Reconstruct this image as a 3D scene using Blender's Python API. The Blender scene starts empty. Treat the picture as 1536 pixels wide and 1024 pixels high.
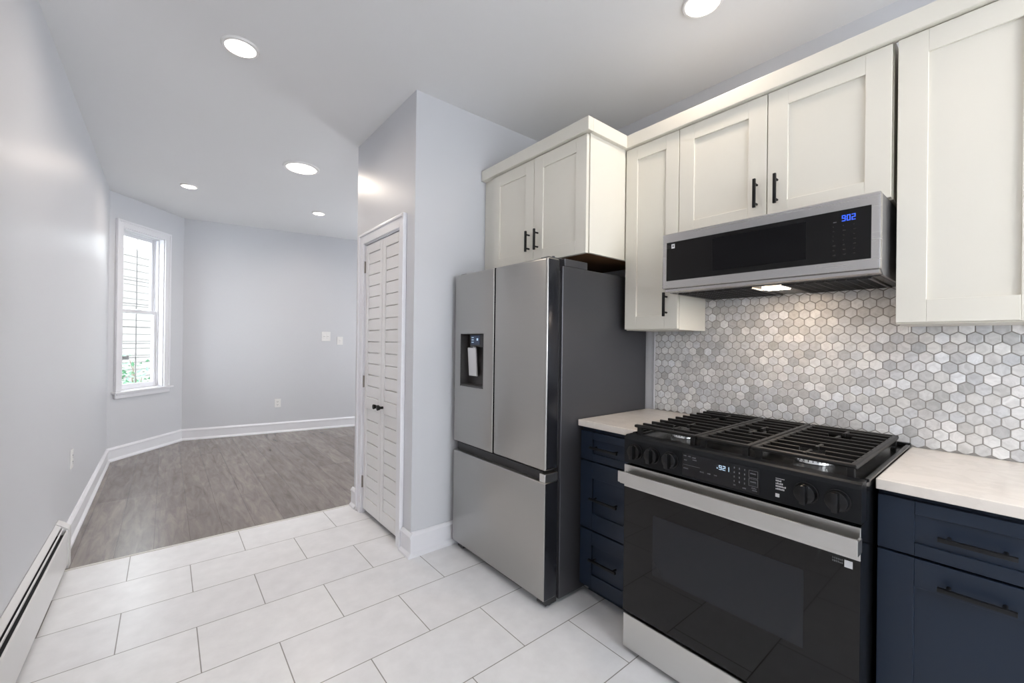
import bpy, bmesh, math, random
from mathutils import Vector, Matrix

S = bpy.context.scene
COL = S.collection
random.seed(7)

# ------------------------------------------------------------------ camera
FPX, YAW, PITCH, ROLL, CAMH = 630.4, math.radians(39.45), math.radians(0.115), math.radians(0.725), 1.2844
fw = Vector((math.sin(YAW) * math.cos(PITCH), math.cos(YAW) * math.cos(PITCH), math.sin(PITCH)))
rt = Vector((math.cos(YAW), -math.sin(YAW), 0))
up = rt.cross(fw)
r2 = rt * math.cos(ROLL) + up * math.sin(ROLL)
u2 = -rt * math.sin(ROLL) + up * math.cos(ROLL)
cd = bpy.data.cameras.new('camera')
cam = bpy.data.objects.new('camera', cd)
COL.objects.link(cam)
cd.sensor_width = 36.0
cd.lens = FPX * 36.0 / 1536.0
cd.clip_start = 0.02
M = Matrix((r2, u2, -fw)).transposed().to_4x4()
M.translation = (0, 0, CAMH)
cam.matrix_world = M
S.camera = cam

# ------------------------------------------------------------------ world and exposure
wd = bpy.data.worlds.new('world')
S.world = wd
wd.use_nodes = True
bg = wd.node_tree.nodes['Background']
bg.inputs['Color'].default_value = (0.90, 0.95, 1.0, 1)
bg.inputs['Strength'].default_value = 10.5
S.view_settings.view_transform = 'Standard'
S.view_settings.look = 'None'
S.view_settings.gamma = 1.0
S.view_settings.exposure = 0.0
LAMP = 6.0           # watts of an ordinary ceiling lamp
LAMP_COL = (1.0, 0.87, 0.74)
try:
    S.cycles.use_denoising = True
    S.cycles.max_bounces = 10
    S.cycles.diffuse_bounces = 6
    S.cycles.sample_clamp_indirect = 6.0
except Exception:
    pass


# ------------------------------------------------------------------ materials
def lin(c):
    c = c / 255.0
    return c / 12.92 if c <= 0.04045 else ((c + 0.055) / 1.055) ** 2.4


def rgb(r, g, b):
    return (lin(r), lin(g), lin(b), 1.0)


def new_mat(name):
    m = bpy.data.materials.new(name)
    m.use_nodes = True
    nt = m.node_tree
    return m, nt, nt.nodes['Principled BSDF']


def paint(name, col, rough=0.5, metal=0.0, spec=0.5, var=0.03, scale=8.0, bump=0.0, bscale=200.0, coat=0.0):
    m, nt, p = new_mat(name)
    N, L = nt.nodes, nt.links
    p.inputs['Roughness'].default_value = rough
    p.inputs['Metallic'].default_value = metal
    p.inputs['Specular IOR Level'].default_value = spec
    p.inputs['Coat Weight'].default_value = coat
    p.inputs['Coat Roughness'].default_value = 0.05
    tc = N.new('ShaderNodeTexCoord')
    nz = N.new('ShaderNodeTexNoise')
    nz.inputs['Scale'].default_value = scale
    nz.inputs['Detail'].default_value = 4
    L.new(tc.outputs['Object'], nz.inputs['Vector'])
    mx = N.new('ShaderNodeMix')
    mx.data_type = 'RGBA'
    mx.inputs['A'].default_value = tuple(max(0, c * (1 - var)) for c in col[:3]) + (1,)
    mx.inputs['B'].default_value = tuple(min(1, c * (1 + var)) for c in col[:3]) + (1,)
    L.new(nz.outputs['Fac'], mx.inputs['Factor'])
    L.new(mx.outputs['Result'], p.inputs['Base Color'])
    if bump > 0:
        n2 = N.new('ShaderNodeTexNoise')
        n2.inputs['Scale'].default_value = bscale
        L.new(tc.outputs['Object'], n2.inputs['Vector'])
        b = N.new('ShaderNodeBump')
        b.inputs['Strength'].default_value = bump
        b.inputs['Distance'].default_value = 0.002
        L.new(n2.outputs['Fac'], b.inputs['Height'])
        L.new(b.outputs['Normal'], p.inputs['Normal'])
    return m


def emit(name, col, strength):
    m, nt, p = new_mat(name)
    p.inputs['Base Color'].default_value = (0.02, 0.02, 0.02, 1)
    p.inputs['Roughness'].default_value = 0.6
    p.inputs['Emission Color'].default_value = tuple(col[:3]) + (1,)
    p.inputs['Emission Strength'].default_value = strength
    return m


def steel(name, col=(0.42, 0.41, 0.392), rough=0.30, stretch=(2, 2, 140), aniso=0.0, rot=0.0):
    m, nt, p = new_mat(name)
    N, L = nt.nodes, nt.links
    p.inputs['Metallic'].default_value = 1.0
    tc = N.new('ShaderNodeTexCoord')
    mp = N.new('ShaderNodeMapping')
    mp.inputs['Scale'].default_value = stretch
    L.new(tc.outputs['Object'], mp.inputs['Vector'])
    nz = N.new('ShaderNodeTexNoise')
    nz.inputs['Scale'].default_value = 1.0
    nz.inputs['Detail'].default_value = 3
    L.new(mp.outputs['Vector'], nz.inputs['Vector'])
    mx = N.new('ShaderNodeMix')
    mx.data_type = 'RGBA'
    mx.inputs['A'].default_value = tuple(c * 0.985 for c in col) + (1,)
    mx.inputs['B'].default_value = tuple(c * 1.015 for c in col) + (1,)
    L.new(nz.outputs['Fac'], mx.inputs['Factor'])
    L.new(mx.outputs['Result'], p.inputs['Base Color'])
    mr = N.new('ShaderNodeMapRange')
    mr.inputs['To Min'].default_value = rough * 0.95
    mr.inputs['To Max'].default_value = rough * 1.05
    L.new(nz.outputs['Fac'], mr.inputs['Value'])
    L.new(mr.outputs['Result'], p.inputs['Roughness'])
    if aniso > 0:
        p.inputs['Anisotropic'].default_value = aniso
        p.inputs['Anisotropic Rotation'].default_value = rot
        tg = N.new('ShaderNodeTangent')
        tg.direction_type = 'RADIAL'
        tg.axis = 'Z'
        L.new(tg.outputs['Tangent'], p.inputs['Tangent'])
    return m


def mat_floor_tile():
    m, nt, p = new_mat('porcelain_floor_tile')
    N, L = nt.nodes, nt.links
    ge = N.new('ShaderNodeNewGeometry')
    mp = N.new('ShaderNodeMapping')
    mp.vector_type = 'POINT'
    mp.inputs['Scale'].default_value = (1, -1, 1)
    mp.inputs['Location'].default_value = (0.148 + 0.267, 3.3254, 0)
    L.new(ge.outputs['Position'], mp.inputs['Vector'])
    br = N.new('ShaderNodeTexBrick')
    br.offset = 0.5
    br.offset_frequency = 2
    br.inputs['Scale'].default_value = 1.0
    br.inputs['Brick Width'].default_value = 0.534
    br.inputs['Row Height'].default_value = 0.3325
    br.inputs['Mortar Size'].default_value = 0.0022
    br.inputs['Mortar Smooth'].default_value = 0.1
    br.inputs['Bias'].default_value = 0.0
    br.inputs['Color1'].default_value = rgb(225, 225, 226)
    br.inputs['Color2'].default_value = rgb(219, 219, 221)
    br.inputs['Mortar'].default_value = rgb(138, 136, 133)
    L.new(mp.outputs['Vector'], br.inputs['Vector'])
    nz = N.new('ShaderNodeTexNoise')
    nz.inputs['Scale'].default_value = 11.0
    nz.inputs['Detail'].default_value = 10
    nz.inputs['Roughness'].default_value = 0.62
    L.new(ge.outputs['Position'], nz.inputs['Vector'])
    rm = N.new('ShaderNodeMapRange')
    rm.inputs['From Min'].default_value = 0.3
    rm.inputs['From Max'].default_value = 0.7
    rm.inputs['To Min'].default_value = 0.93
    rm.inputs['To Max'].default_value = 1.04
    L.new(nz.outputs['Fac'], rm.inputs['Value'])
    mu = N.new('ShaderNodeMix')
    mu.data_type = 'RGBA'
    mu.blend_type = 'MULTIPLY'
    mu.inputs['Factor'].default_value = 1.0
    L.new(br.outputs['Color'], mu.inputs['A'])
    L.new(rm.outputs['Result'], mu.inputs['B'])
    L.new(mu.outputs['Result'], p.inputs['Base Color'])
    p.inputs['Roughness'].default_value = 0.30
    b = N.new('ShaderNodeBump')
    b.inputs['Strength'].default_value = 0.4
    b.inputs['Distance'].default_value = 0.002
    b.invert = True
    L.new(br.outputs['Fac'], b.inputs['Height'])
    L.new(b.outputs['Normal'], p.inputs['Normal'])
    return m


def mat_wood_floor():
    m, nt, p = new_mat('grey_vinyl_plank')
    N, L = nt.nodes, nt.links
    ge = N.new('ShaderNodeNewGeometry')
    sx = N.new('ShaderNodeSeparateXYZ')
    L.new(ge.outputs['Position'], sx.inputs['Vector'])
    cx = N.new('ShaderNodeCombineXYZ')
    L.new(sx.outputs['Y'], cx.inputs['X'])
    L.new(sx.outputs['X'], cx.inputs['Y'])
    mp = N.new('ShaderNodeMapping')
    mp.inputs['Location'].default_value = (0.35, 0.045, 0)
    L.new(cx.outputs['Vector'], mp.inputs['Vector'])
    br = N.new('ShaderNodeTexBrick')
    br.offset = 0.37
    br.offset_frequency = 3
    br.inputs['Scale'].default_value = 1.0
    br.inputs['Brick Width'].default_value = 1.22
    br.inputs['Row Height'].default_value = 0.178
    br.inputs['Mortar Size'].default_value = 0.001
    br.inputs['Color1'].default_value = rgb(128, 119, 113)
    br.inputs['Color2'].default_value = rgb(110, 102, 97)
    br.inputs['Mortar'].default_value = rgb(82, 76, 72)
    L.new(mp.outputs['Vector'], br.inputs['Vector'])
    m2 = N.new('ShaderNodeMapping')
    m2.inputs['Scale'].default_value = (13, 1.9, 1)
    L.new(ge.outputs['Position'], m2.inputs['Vector'])
    nz = N.new('ShaderNodeTexNoise')
    nz.inputs['Scale'].default_value = 1.6
    nz.inputs['Detail'].default_value = 9
    nz.inputs['Roughness'].default_value = 0.65
    nz.inputs['Distortion'].default_value = 0.6
    L.new(m2.outputs['Vector'], nz.inputs['Vector'])
    rm = N.new('ShaderNodeMapRange')
    rm.inputs['From Min'].default_value = 0.28
    rm.inputs['From Max'].default_value = 0.72
    rm.inputs['To Min'].default_value = 0.64
    rm.inputs['To Max'].default_value = 1.38
    L.new(nz.outputs['Fac'], rm.inputs['Value'])
    mu = N.new('ShaderNodeMix')
    mu.data_type = 'RGBA'
    mu.blend_type = 'MULTIPLY'
    mu.inputs['Factor'].default_value = 1.0
    L.new(br.outputs['Color'], mu.inputs['A'])
    L.new(rm.outputs['Result'], mu.inputs['B'])
    L.new(mu.outputs['Result'], p.inputs['Base Color'])
    p.inputs['Roughness'].default_value = 0.27
    return m


def mat_marble_tile():
    m, nt, p = new_mat('marble_hexagon')
    N, L = nt.nodes, nt.links
    at = N.new('ShaderNodeAttribute')
    at.attribute_name = 'stone'
    ge = N.new('ShaderNodeNewGeometry')
    ad = N.new('ShaderNodeVectorMath')
    ad.operation = 'ADD'
    L.new(ge.outputs['Position'], ad.inputs[0])
    sc = N.new('ShaderNodeVectorMath')
    sc.operation = 'SCALE'
    sc.inputs['Scale'].default_value = 9.0
    L.new(at.outputs['Color'], sc.inputs[0])
    L.new(sc.outputs['Vector'], ad.inputs[1])
    nz = N.new('ShaderNodeTexNoise')
    nz.inputs['Scale'].default_value = 26.0
    nz.inputs['Detail'].default_value = 8
    nz.inputs['Roughness'].default_value = 0.6
    nz.inputs['Distortion'].default_value = 1.6
    L.new(ad.outputs['Vector'], nz.inputs['Vector'])
    rm = N.new('ShaderNodeMapRange')
    rm.inputs['From Min'].default_value = 0.32
    rm.inputs['From Max'].default_value = 0.62
    rm.inputs['To Min'].default_value = 0.80
    rm.inputs['To Max'].default_value = 1.05
    L.new(nz.outputs['Fac'], rm.inputs['Value'])
    mu = N.new('ShaderNodeMix')
    mu.data_type = 'RGBA'
    mu.blend_type = 'MULTIPLY'
    mu.inputs['Factor'].default_value = 1.0
    L.new(at.outputs['Color'], mu.inputs['A'])
    L.new(rm.outputs['Result'], mu.inputs['B'])
    L.new(mu.outputs['Result'], p.inputs['Base Color'])
    p.inputs['Roughness'].default_value = 0.32
    return m


def mat_quartz():
    m, nt, p = new_mat('white_quartz')
    N, L = nt.nodes, nt.links
    ge = N.new('ShaderNodeNewGeometry')
    nz = N.new('ShaderNodeTexNoise')
    nz.inputs['Scale'].default_value = 7.0
    nz.inputs['Detail'].default_value = 8
    nz.inputs['Roughness'].default_value = 0.6
    nz.inputs['Distortion'].default_value = 0.4
    L.new(ge.outputs['Position'], nz.inputs['Vector'])
    cr = N.new('ShaderNodeValToRGB')
    e = cr.color_ramp.elements
    e[0].position = 0.40
    e[0].color = rgb(228, 220, 211)
    e[1].position = 0.50
    e[1].color = rgb(222, 214, 205)
    x = cr.color_ramp.elements.new(0.53)
    x.color = rgb(228, 220, 211)
    L.new(nz.outputs['Fac'], cr.inputs['Fac'])
    L.new(cr.outputs['Color'], p.inputs['Base Color'])
    p.inputs['Roughness'].default_value = 0.14
    return m


def mat_siding():
    m, nt, p = new_mat('pale_siding')
    N, L = nt.nodes, nt.links
    ge = N.new('ShaderNodeNewGeometry')
    nz = N.new('ShaderNodeTexNoise')
    nz.inputs['Scale'].default_value = 2.0
    L.new(ge.outputs['Position'], nz.inputs['Vector'])
    mx = N.new('ShaderNodeMix')
    mx.data_type = 'RGBA'
    mx.inputs['A'].default_value = rgb(104, 101, 98)
    mx.inputs['B'].default_value = rgb(112, 109, 105)
    L.new(nz.outputs['Fac'], mx.inputs['Factor'])
    L.new(mx.outputs['Result'], p.inputs['Base Color'])
    p.inputs['Roughness'].default_value = 0.7
    return m


def mat_glass():
    m = bpy.data.materials.new('window_glass')
    m.use_nodes = True
    nt = m.node_tree
    N, L = nt.nodes, nt.links
    N.remove(N['Principled BSDF'])
    t = N.new('ShaderNodeBsdfTransparent')
    t.inputs['Color'].default_value = (0.96, 0.98, 0.98, 1)
    g = N.new('ShaderNodeBsdfGlossy')
    g.inputs['Roughness'].default_value = 0.02
    lw = N.new('ShaderNodeLayerWeight')
    pw = N.new('ShaderNodeMath')
    pw.operation = 'POWER'
    pw.inputs[1].default_value = 4.0
    L.new(lw.outputs['Facing'], pw.inputs[0])
    fr = N.new('ShaderNodeMath')
    fr.operation = 'MULTIPLY_ADD'
    fr.inputs[1].default_value = 0.7
    fr.inputs[2].default_value = 0.03
    L.new(pw.outputs[0], fr.inputs[0])
    mx = N.new('ShaderNodeMixShader')
    L.new(fr.outputs[0], mx.inputs['Fac'])
    L.new(t.outputs['BSDF'], mx.inputs[1])
    L.new(g.outputs['BSDF'], mx.inputs[2])
    L.new(mx.outputs['Shader'], N['Material Output'].inputs['Surface'])
    return m


WALL = paint('lavender_grey_wall_paint', rgb(205, 206, 210), rough=0.40, spec=0.45, var=0.012, scale=2.0, bump=0.03, bscale=350)
CEIL = paint('ceiling_paint', rgb(226, 226, 227), rough=0.7, var=0.012, scale=1.5)
TRIM = paint('white_trim_paint', rgb(228, 228, 232), rough=0.30, var=0.01)
DOORW = paint('white_door_paint', rgb(226, 225, 225), rough=0.34, var=0.01)
CABW = paint('white_cabinet_lacquer', rgb(220, 216, 205), rough=0.33, var=0.012)
NAVY = paint('navy_cabinet_lacquer', rgb(26, 37, 53), rough=0.40, spec=0.35, var=0.04)
CABWOOD = paint('raw_cabinet_underside', rgb(120, 84, 50), rough=0.7, var=0.15, scale=14)
BLACKH = paint('matte_black_metal', rgb(16, 16, 18), rough=0.42, spec=0.3, metal=0.0, var=0.05)
SS = steel('brushed_stainless', aniso=0.6, rot=0.25)
SSH = steel('brushed_stainless_bar', col=(0.62, 0.61, 0.59), rough=0.32)
SSM = steel('microwave_stainless', col=(0.56, 0.55, 0.54), rough=0.27, aniso=0.5, rot=0.25)
FRSIDE = paint('charcoal_steel_side', rgb(84, 84, 88), rough=0.38, metal=0.6, var=0.03)
DOORSIDE = paint('door_edge_dark_reflection', rgb(58, 60, 66), rough=0.22, metal=0.7, var=0.03)  # steel door edges coloured dark in place of their dark reflections
DARKP = paint('dark_plastic', rgb(40, 40, 42), rough=0.4, var=0.04)
RECESS = paint('dispenser_recess', rgb(84, 82, 82), rough=0.35, metal=0.5, var=0.03)
BLACKGL = paint('black_glass', rgb(5, 5, 6), rough=0.03, spec=0.36, var=0.02)
OVENWIN = paint('oven_window_glass', rgb(25, 27, 32), rough=0.03, spec=0.36, var=0.02)
MWWIN = paint('microwave_window_mesh', rgb(17, 17, 19), rough=0.06, spec=0.14, var=0.02)
BLACKEN = paint('black_enamel', rgb(14, 15, 17), rough=0.22, spec=0.35, var=0.05)
PANELBK = paint('black_stainless_panel', rgb(26, 28, 31), rough=0.36, metal=0.4, spec=0.3, var=0.04)
PANELGL = paint('control_glass', rgb(12, 13, 18), rough=0.08, var=0.02)
IRON = paint('cast_iron', rgb(16, 15, 15), rough=0.42, spec=0.4, var=0.08, scale=60, bump=0.15, bscale=500)
ALU = steel('burner_aluminium', col=(0.80, 0.80, 0.79), rough=0.22)
CAPBK = paint('burner_cap_enamel', rgb(20, 20, 22), rough=0.4, var=0.05)
QUARTZ = mat_quartz()
HEX = mat_marble_tile()
GROUT = paint('grey_grout', rgb(146, 143, 140), rough=0.8, var=0.05, scale=60)
FTILE = mat_floor_tile()
FWOOD = mat_wood_floor()
PLATE = paint('white_plastic_plate', rgb(232, 231, 230), rough=0.35, var=0.01)
SLOT = paint('dark_slot', rgb(70, 68, 66), rough=0.6)
HEATW = paint('heater_enamel', rgb(214, 213, 213), rough=0.35, var=0.015)
HEATBK = paint('heater_slot_dark', rgb(22, 24, 32), rough=0.6)
BRASS = paint('hinge_nickel', rgb(140, 134, 126), rough=0.35, metal=0.8)
LAMPM = emit('ceiling_lamp_lens', (1.0, 0.95, 0.88), 3.0)
HOODM = emit('hood_lamp_lens', (1.0, 0.80, 0.60), 95.0)
BLUE = emit('blue_display', (0.03, 0.12, 1.0), 1.3)
WHITED = emit('white_display', (0.60, 0.80, 1.0), 0.8)
FRDISP = emit('fridge_display', (0.10, 0.18, 0.40), 0.15)
INKW = paint('white_print', rgb(206, 206, 208), rough=0.5)
INKG = paint('grey_print', rgb(104, 104, 108), rough=0.5)
INKD = paint('dim_print', rgb(52, 50, 48), rough=0.5)
SILVERP = paint('silver_plastic', rgb(212, 212, 214), rough=0.25, metal=0.2)
SIDING = mat_siding()
GLASS = mat_glass()
LEAF = paint('green_leaf', rgb(84, 130, 98), rough=0.6, var=0.35, scale=20)
STEM = paint('brown_stem', rgb(104, 92, 76), rough=0.8, var=0.2)
GROUND = paint('outside_ground', rgb(150, 146, 138), rough=0.9, var=0.1)


# ------------------------------------------------------------------ mesh helpers
class MB:
    def __init__(self):
        self.bm = bmesh.new()

    def box(self, x0, x1, y0, y1, z0, z1, bev=0.0, seg=2):
        x0, x1 = min(x0, x1), max(x0, x1)
        y0, y1 = min(y0, y1), max(y0, y1)
        z0, z1 = min(z0, z1), max(z0, z1)
        t = bmesh.new()
        bmesh.ops.create_cube(t, size=1.0)
        for v in t.verts:
            v.co = Vector((x0 + (v.co.x + .5) * (x1 - x0), y0 + (v.co.y + .5) * (y1 - y0), z0 + (v.co.z + .5) * (z1 - z0)))
        if bev > 0:
            bev = min(bev, 0.45 * min(x1 - x0, y1 - y0, z1 - z0))
            bmesh.ops.bevel(t, geom=t.edges[:], offset=bev, segments=seg, affect='EDGES', profile=0.5)
        self.add(t)
        return self

    def add(self, t, mat=None):
        vm = {}
        for v in t.verts:
            vm[v] = self.bm.verts.new(mat @ v.co if mat else v.co)
        for f in t.faces:
            try:
                self.bm.faces.new([vm[v] for v in f.verts])
            except ValueError:
                pass
        t.free()

    def obox(self, c, size, rot, bev=0.0):
        """oriented box: centre, full size, rotation matrix 3x3"""
        t = bmesh.new()
        bmesh.ops.create_cube(t, size=1.0)
        for v in t.verts:
            v.co = Vector((v.co.x * size[0], v.co.y * size[1], v.co.z * size[2]))
        if bev > 0:
            bmesh.ops.bevel(t, geom=t.edges[:], offset=bev, segments=2, affect='EDGES', profile=0.5)
        self.add(t, Matrix.Translation(c) @ rot.to_4x4())
        return self

    def cyl(self, c, axis, r, h, seg=24, r2=None, bev=0.0):
        """cylinder starting at c running h along axis"""
        t = bmesh.new()
        bmesh.ops.create_cone(t, cap_ends=True, segments=seg, radius1=r, radius2=r if r2 is None else r2, depth=h)
        if bev > 0:
            es = [e for e in t.edges if abs(e.verts[0].co.z - e.verts[1].co.z) < 1e-6]
            bmesh.ops.bevel(t, geom=es, offset=bev, segments=2, affect='EDGES', profile=0.5)
        a = Vector(axis).normalized()
        q = Vector((0, 0, 1)).rotation_difference(a)
        self.add(t, Matrix.Translation(Vector(c) + a * h / 2) @ q.to_matrix().to_4x4())
        return self

    def ring(self, c, r0, r1, h, seg=40):
        """flat annulus below point c (drops by h at the outer lip)"""
        bm = self.bm
        prof = [(r1, 0.0), (r1, -h * 0.4), (r1 - 0.004, -h), (r0 + 0.003, -h), (r0, -h * 0.5), (r0, 0.0)]
        rows = []
        for i in range(seg):
            a = 2 * math.pi * i / seg
            rows.append([bm.verts.new((c[0] + r * math.cos(a), c[1] + r * math.sin(a), c[2] + z)) for r, z in prof])
        for i in range(seg):
            A, B = rows[i], rows[(i + 1) % seg]
            for k in range(len(prof)):
                k2 = (k + 1) % len(prof)
                bm.faces.new((A[k], B[k], B[k2], A[k2]))
        return self

    def prism(self, pts, a, b):
        """extrude a closed 2D outline in the XZ plane along Y from a to b"""
        bm = self.bm
        A = [bm.verts.new((x, a, z)) for x, z in pts]
        B = [bm.verts.new((x, b, z)) for x, z in pts]
        n = len(pts)
        for i in range(n):
            j = (i + 1) % n
            bm.faces.new((A[i], A[j], B[j], B[i]))
        bm.faces.new(A[::-1])
        bm.faces.new(B)
        return self

    def wallprofile(self, P, Q, nrm, prof):
        """sweep (offset from wall, z) outline along the straight floor line P to Q; nrm points into the room"""
        bm = self.bm
        n = Vector((nrm[0], nrm[1]))
        A = [bm.verts.new((P[0] + n.x * d, P[1] + n.y * d, z)) for d, z in prof]
        B = [bm.verts.new((Q[0] + n.x * d, Q[1] + n.y * d, z)) for d, z in prof]
        k = len(prof)
        for i in range(k):
            j = (i + 1) % k
            bm.faces.new((A[i], A[j], B[j], B[i]))
        bm.faces.new(A[::-1])
        bm.faces.new(B)
        return self

    def quad(self, pts):
        self.bm.faces.new([self.bm.verts.new(p) for p in pts])
        return self

    def build(self, name, mat, parent=None, smooth=False):
        bmesh.ops.recalc_face_normals(self.bm, faces=self.bm.faces[:])
        me = bpy.data.meshes.new(name)
        off = Vector((0, 0, 0))
        q = parent
        while q is not None:
            off += q.location
            q = q.parent
        for v in self.bm.verts:
            v.co -= off
        self.bm.to_mesh(me)
        self.bm.free()
        me.materials.append(mat)
        if smooth:
            for pl in me.polygons:
                pl.use_smooth = True
            try:
                me.set_sharp_from_angle(angle=math.radians(40))
            except Exception:
                pass
        o = bpy.data.objects.new(name, me)
        COL.objects.link(o)
        if parent is not None:
            o.parent = parent
        return o


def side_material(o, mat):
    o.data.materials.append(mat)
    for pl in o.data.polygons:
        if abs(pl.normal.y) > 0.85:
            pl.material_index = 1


def thing(name, label, cat, loc, group=None):
    o = bpy.data.objects.new(name, None)
    o.empty_display_size = 0.05
    COL.objects.link(o)
    o.location = loc
    o['label'] = label
    o['category'] = cat
    if group:
        o['group'] = group
    return o


def tag(o, label, cat, group=None):
    o['label'] = label
    o['category'] = cat
    if group:
        o['group'] = group
    return o


def struct(o, label=None, cat=None):
    o['kind'] = 'structure'
    if label:
        o['label'] = label
    if cat:
        o['category'] = cat
    return o


# ------------------------------------------------------------------ layout numbers
CZ = 2.79                      # ceiling height
XL = -0.46                     # kitchen / dining wall on the left
XW = 2.26                      # tiled kitchen wall
XU = 2.44                      # wall above the cupboards
YC = 2.316                     # closet side beside the refrigerator
XC = 1.142                     # closet front
YCE = 3.30                     # closet far end
YT = 3.3254                    # tile / plank seam
A = Vector((XL, 5.95))
B = Vector((0.16, 6.70))
Cc = Vector((3.6, 6.70 - 0.159 * 3.44))
YR = -1.9                      # rear wall behind the camera

# ------------------------------------------------------------------ floor, ceiling, walls
m = MB(); m.box(XL - .1, 2.54, YR - .1, YT, -0.06, 0.0)
struct(m.build('floor', FTILE), 'white porcelain tile floor of the kitchen laid in running bond', 'floor')
m = MB(); m.box(XL - .1, 3.8, YT, 7.0, -0.06, -0.001)
struct(m.build('floor_wood', FWOOD), 'grey brown plank floor of the far room', 'floor')
m = MB(); m.box(XL + 0.02, XC - 0.02, YT - 0.006, YT + 0.012, -0.004, 0.0035, 0.0015)
struct(m.build('trim_1', paint('seam_strip', rgb(206, 203, 198), rough=0.4)), 'thin pale strip between tile floor and plank floor', 'trim')
m = MB(); m.box(XL - .1, 3.8, YR - .1, 7.0, CZ, CZ + 0.1)
struct(m.build('ceiling', CEIL), 'smooth pale grey ceiling with recessed lights', 'ceiling')
m = MB(); m.box(XL - .1, XL, YR, A.y, 0, CZ)
struct(m.build('wall_left', WALL), 'long pale grey wall above the baseboard heater', 'wall')

# window wall, with an opening
tW = (B - A).normalized()
nIn = Vector((tW.y, -tW.x))          # into the room
LW = (B - A).length


def wp(t, d, z):                     # d>0 outwards
    q = A + tW * t - nIn * d
    return Vector((q.x, q.y, z))


def wbox(mb, t0, t1, d0, d1, z0, z1, bev=0.0):
    rot = Matrix(((tW.x, -nIn.x, 0), (tW.y, -nIn.y, 0), (0, 0, 1)))
    mb.obox(wp((t0 + t1) / 2, (d0 + d1) / 2, (z0 + z1) / 2), (t1 - t0, d1 - d0, z1 - z0), rot, bev)
    return mb


O0, O1, OZ0, OZ1 = 0.138, 0.685, 0.715, 2.455
m = MB()
wbox(m, -0.05, O0, 0, 0.14, 0, CZ)
wbox(m, O1, LW + 0.05, 0, 0.14, 0, CZ)
wbox(m, O0, O1, 0, 0.14, 0, OZ0)
wbox(m, O0, O1, 0, 0.14, OZ1, CZ)
struct(m.build('wall_window', WALL), 'short angled grey wall around the narrow window', 'wall')
tB = (Cc - B).normalized()
nB = Vector((tB.y, -tB.x))
m = MB()
rotB = Matrix(((tB.x, -nB.x, 0), (tB.y, -nB.y, 0), (0, 0, 1)))
cen = (B + Cc) / 2 - nB * 0.05
m.obox((cen.x, cen.y, CZ / 2), ((Cc - B).length + 0.05, 0.1, CZ), rotB)
struct(m.build('wall_back', WALL), 'far grey wall of the room beyond the closet', 'wall')
m = MB()
m.box(3.6, 3.7, YCE - .1, 4.35, 0, CZ)  # opening in this hidden wall is added to brighten the far room
m.box(3.6, 3.7, 5.35, 6.3, 0, CZ)
m.box(3.6, 3.7, 4.35, 5.35, 0, 0.7)
m.box(3.6, 3.7, 4.35, 5.35, 2.15, CZ)
struct(m.build('wall_far_side', WALL), 'side wall of the far room with an opening added for daylight, hidden by the closet', 'wall')
# closet: side facing the kitchen, front with door opening, far end
DY0, DY1, DZ = 2.495, 3.135, 2.005
m = MB()
m.box(XC, XU + .1, YC, YC + .1, 0, CZ)
m.box(XC, XC + .1, YC + .1, DY0, 0, CZ)
m.box(XC, XC + .1, DY1, YCE, 0, CZ)
m.box(XC, XC + .1, DY0, DY1, DZ, CZ)
m.box(XC + .1, 3.6, YCE - .1, YCE, 0, CZ)
m.box(XU, XU + .1, YC + .1, YCE - .1, 0, CZ)
struct(m.build('wall_closet', WALL), 'grey walls of the closet that juts out beside the refrigerator', 'wall')
m = MB()
m.box(XW, XU, YR, YC, 0, 2.33)
m.box(XU, XU + .1, YR, YC, 0, CZ)
struct(m.build('wall_right', WALL), 'grey kitchen wall behind the cabinets', 'wall')
# rear wall behind the camera, with an unseen opening added to let daylight in
m = MB()
m.box(XL - .1, 0.25, YR - .1, YR, 0, CZ)
m.box(1.75, XU + .1, YR - .1, YR, 0, CZ)
m.box(0.25, 1.75, YR - .1, YR, 2.25, CZ)
m.box(0.25, 1.75, YR - .1, YR, 0, 0.85)
struct(m.build('wall_rear', WALL), 'grey wall behind the camera with a broad opening added for daylight', 'wall')

# ------------------------------------------------------------------ baseboards
BB = [(0, 0), (0.030, 0), (0.029, 0.012), (0.018, 0.026), (0.016, 0.030), (0.016, 0.112), (0.020, 0.114), (0.020, 0.124), (0.012, 0.136), (0.006, 0.142), (0, 0.142)]
m = MB(); m.wallprofile((XL, 3.431), (XL, 5.945), (1, 0), BB)
struct(m.build('baseboard_left', TRIM), 'white moulded baseboard along the left wall past the heater', 'baseboard')
m = MB(); m.wallprofile(A, B, nIn, BB)
struct(m.build('baseboard_window', TRIM), 'white baseboard under the narrow window', 'baseboard')
m = MB(); m.wallprofile(B, Cc, nB, BB)
struct(m.build('baseboard_back', TRIM), 'white baseboard along the far wall', 'baseboard')
m = MB()
m.wallprofile((XC - 0.001, YC), (2.20, YC), (0, -1), BB)
m.wallprofile((XC, YC - 0.030), (XC, 2.42), (-1, 0), BB)
m.wallprofile((XC, 3.222), (XC, YCE + 0.02), (-1, 0), BB)
struct(m.build('baseboard_closet', TRIM), 'white baseboard around the closet corner', 'baseboard')

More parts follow.
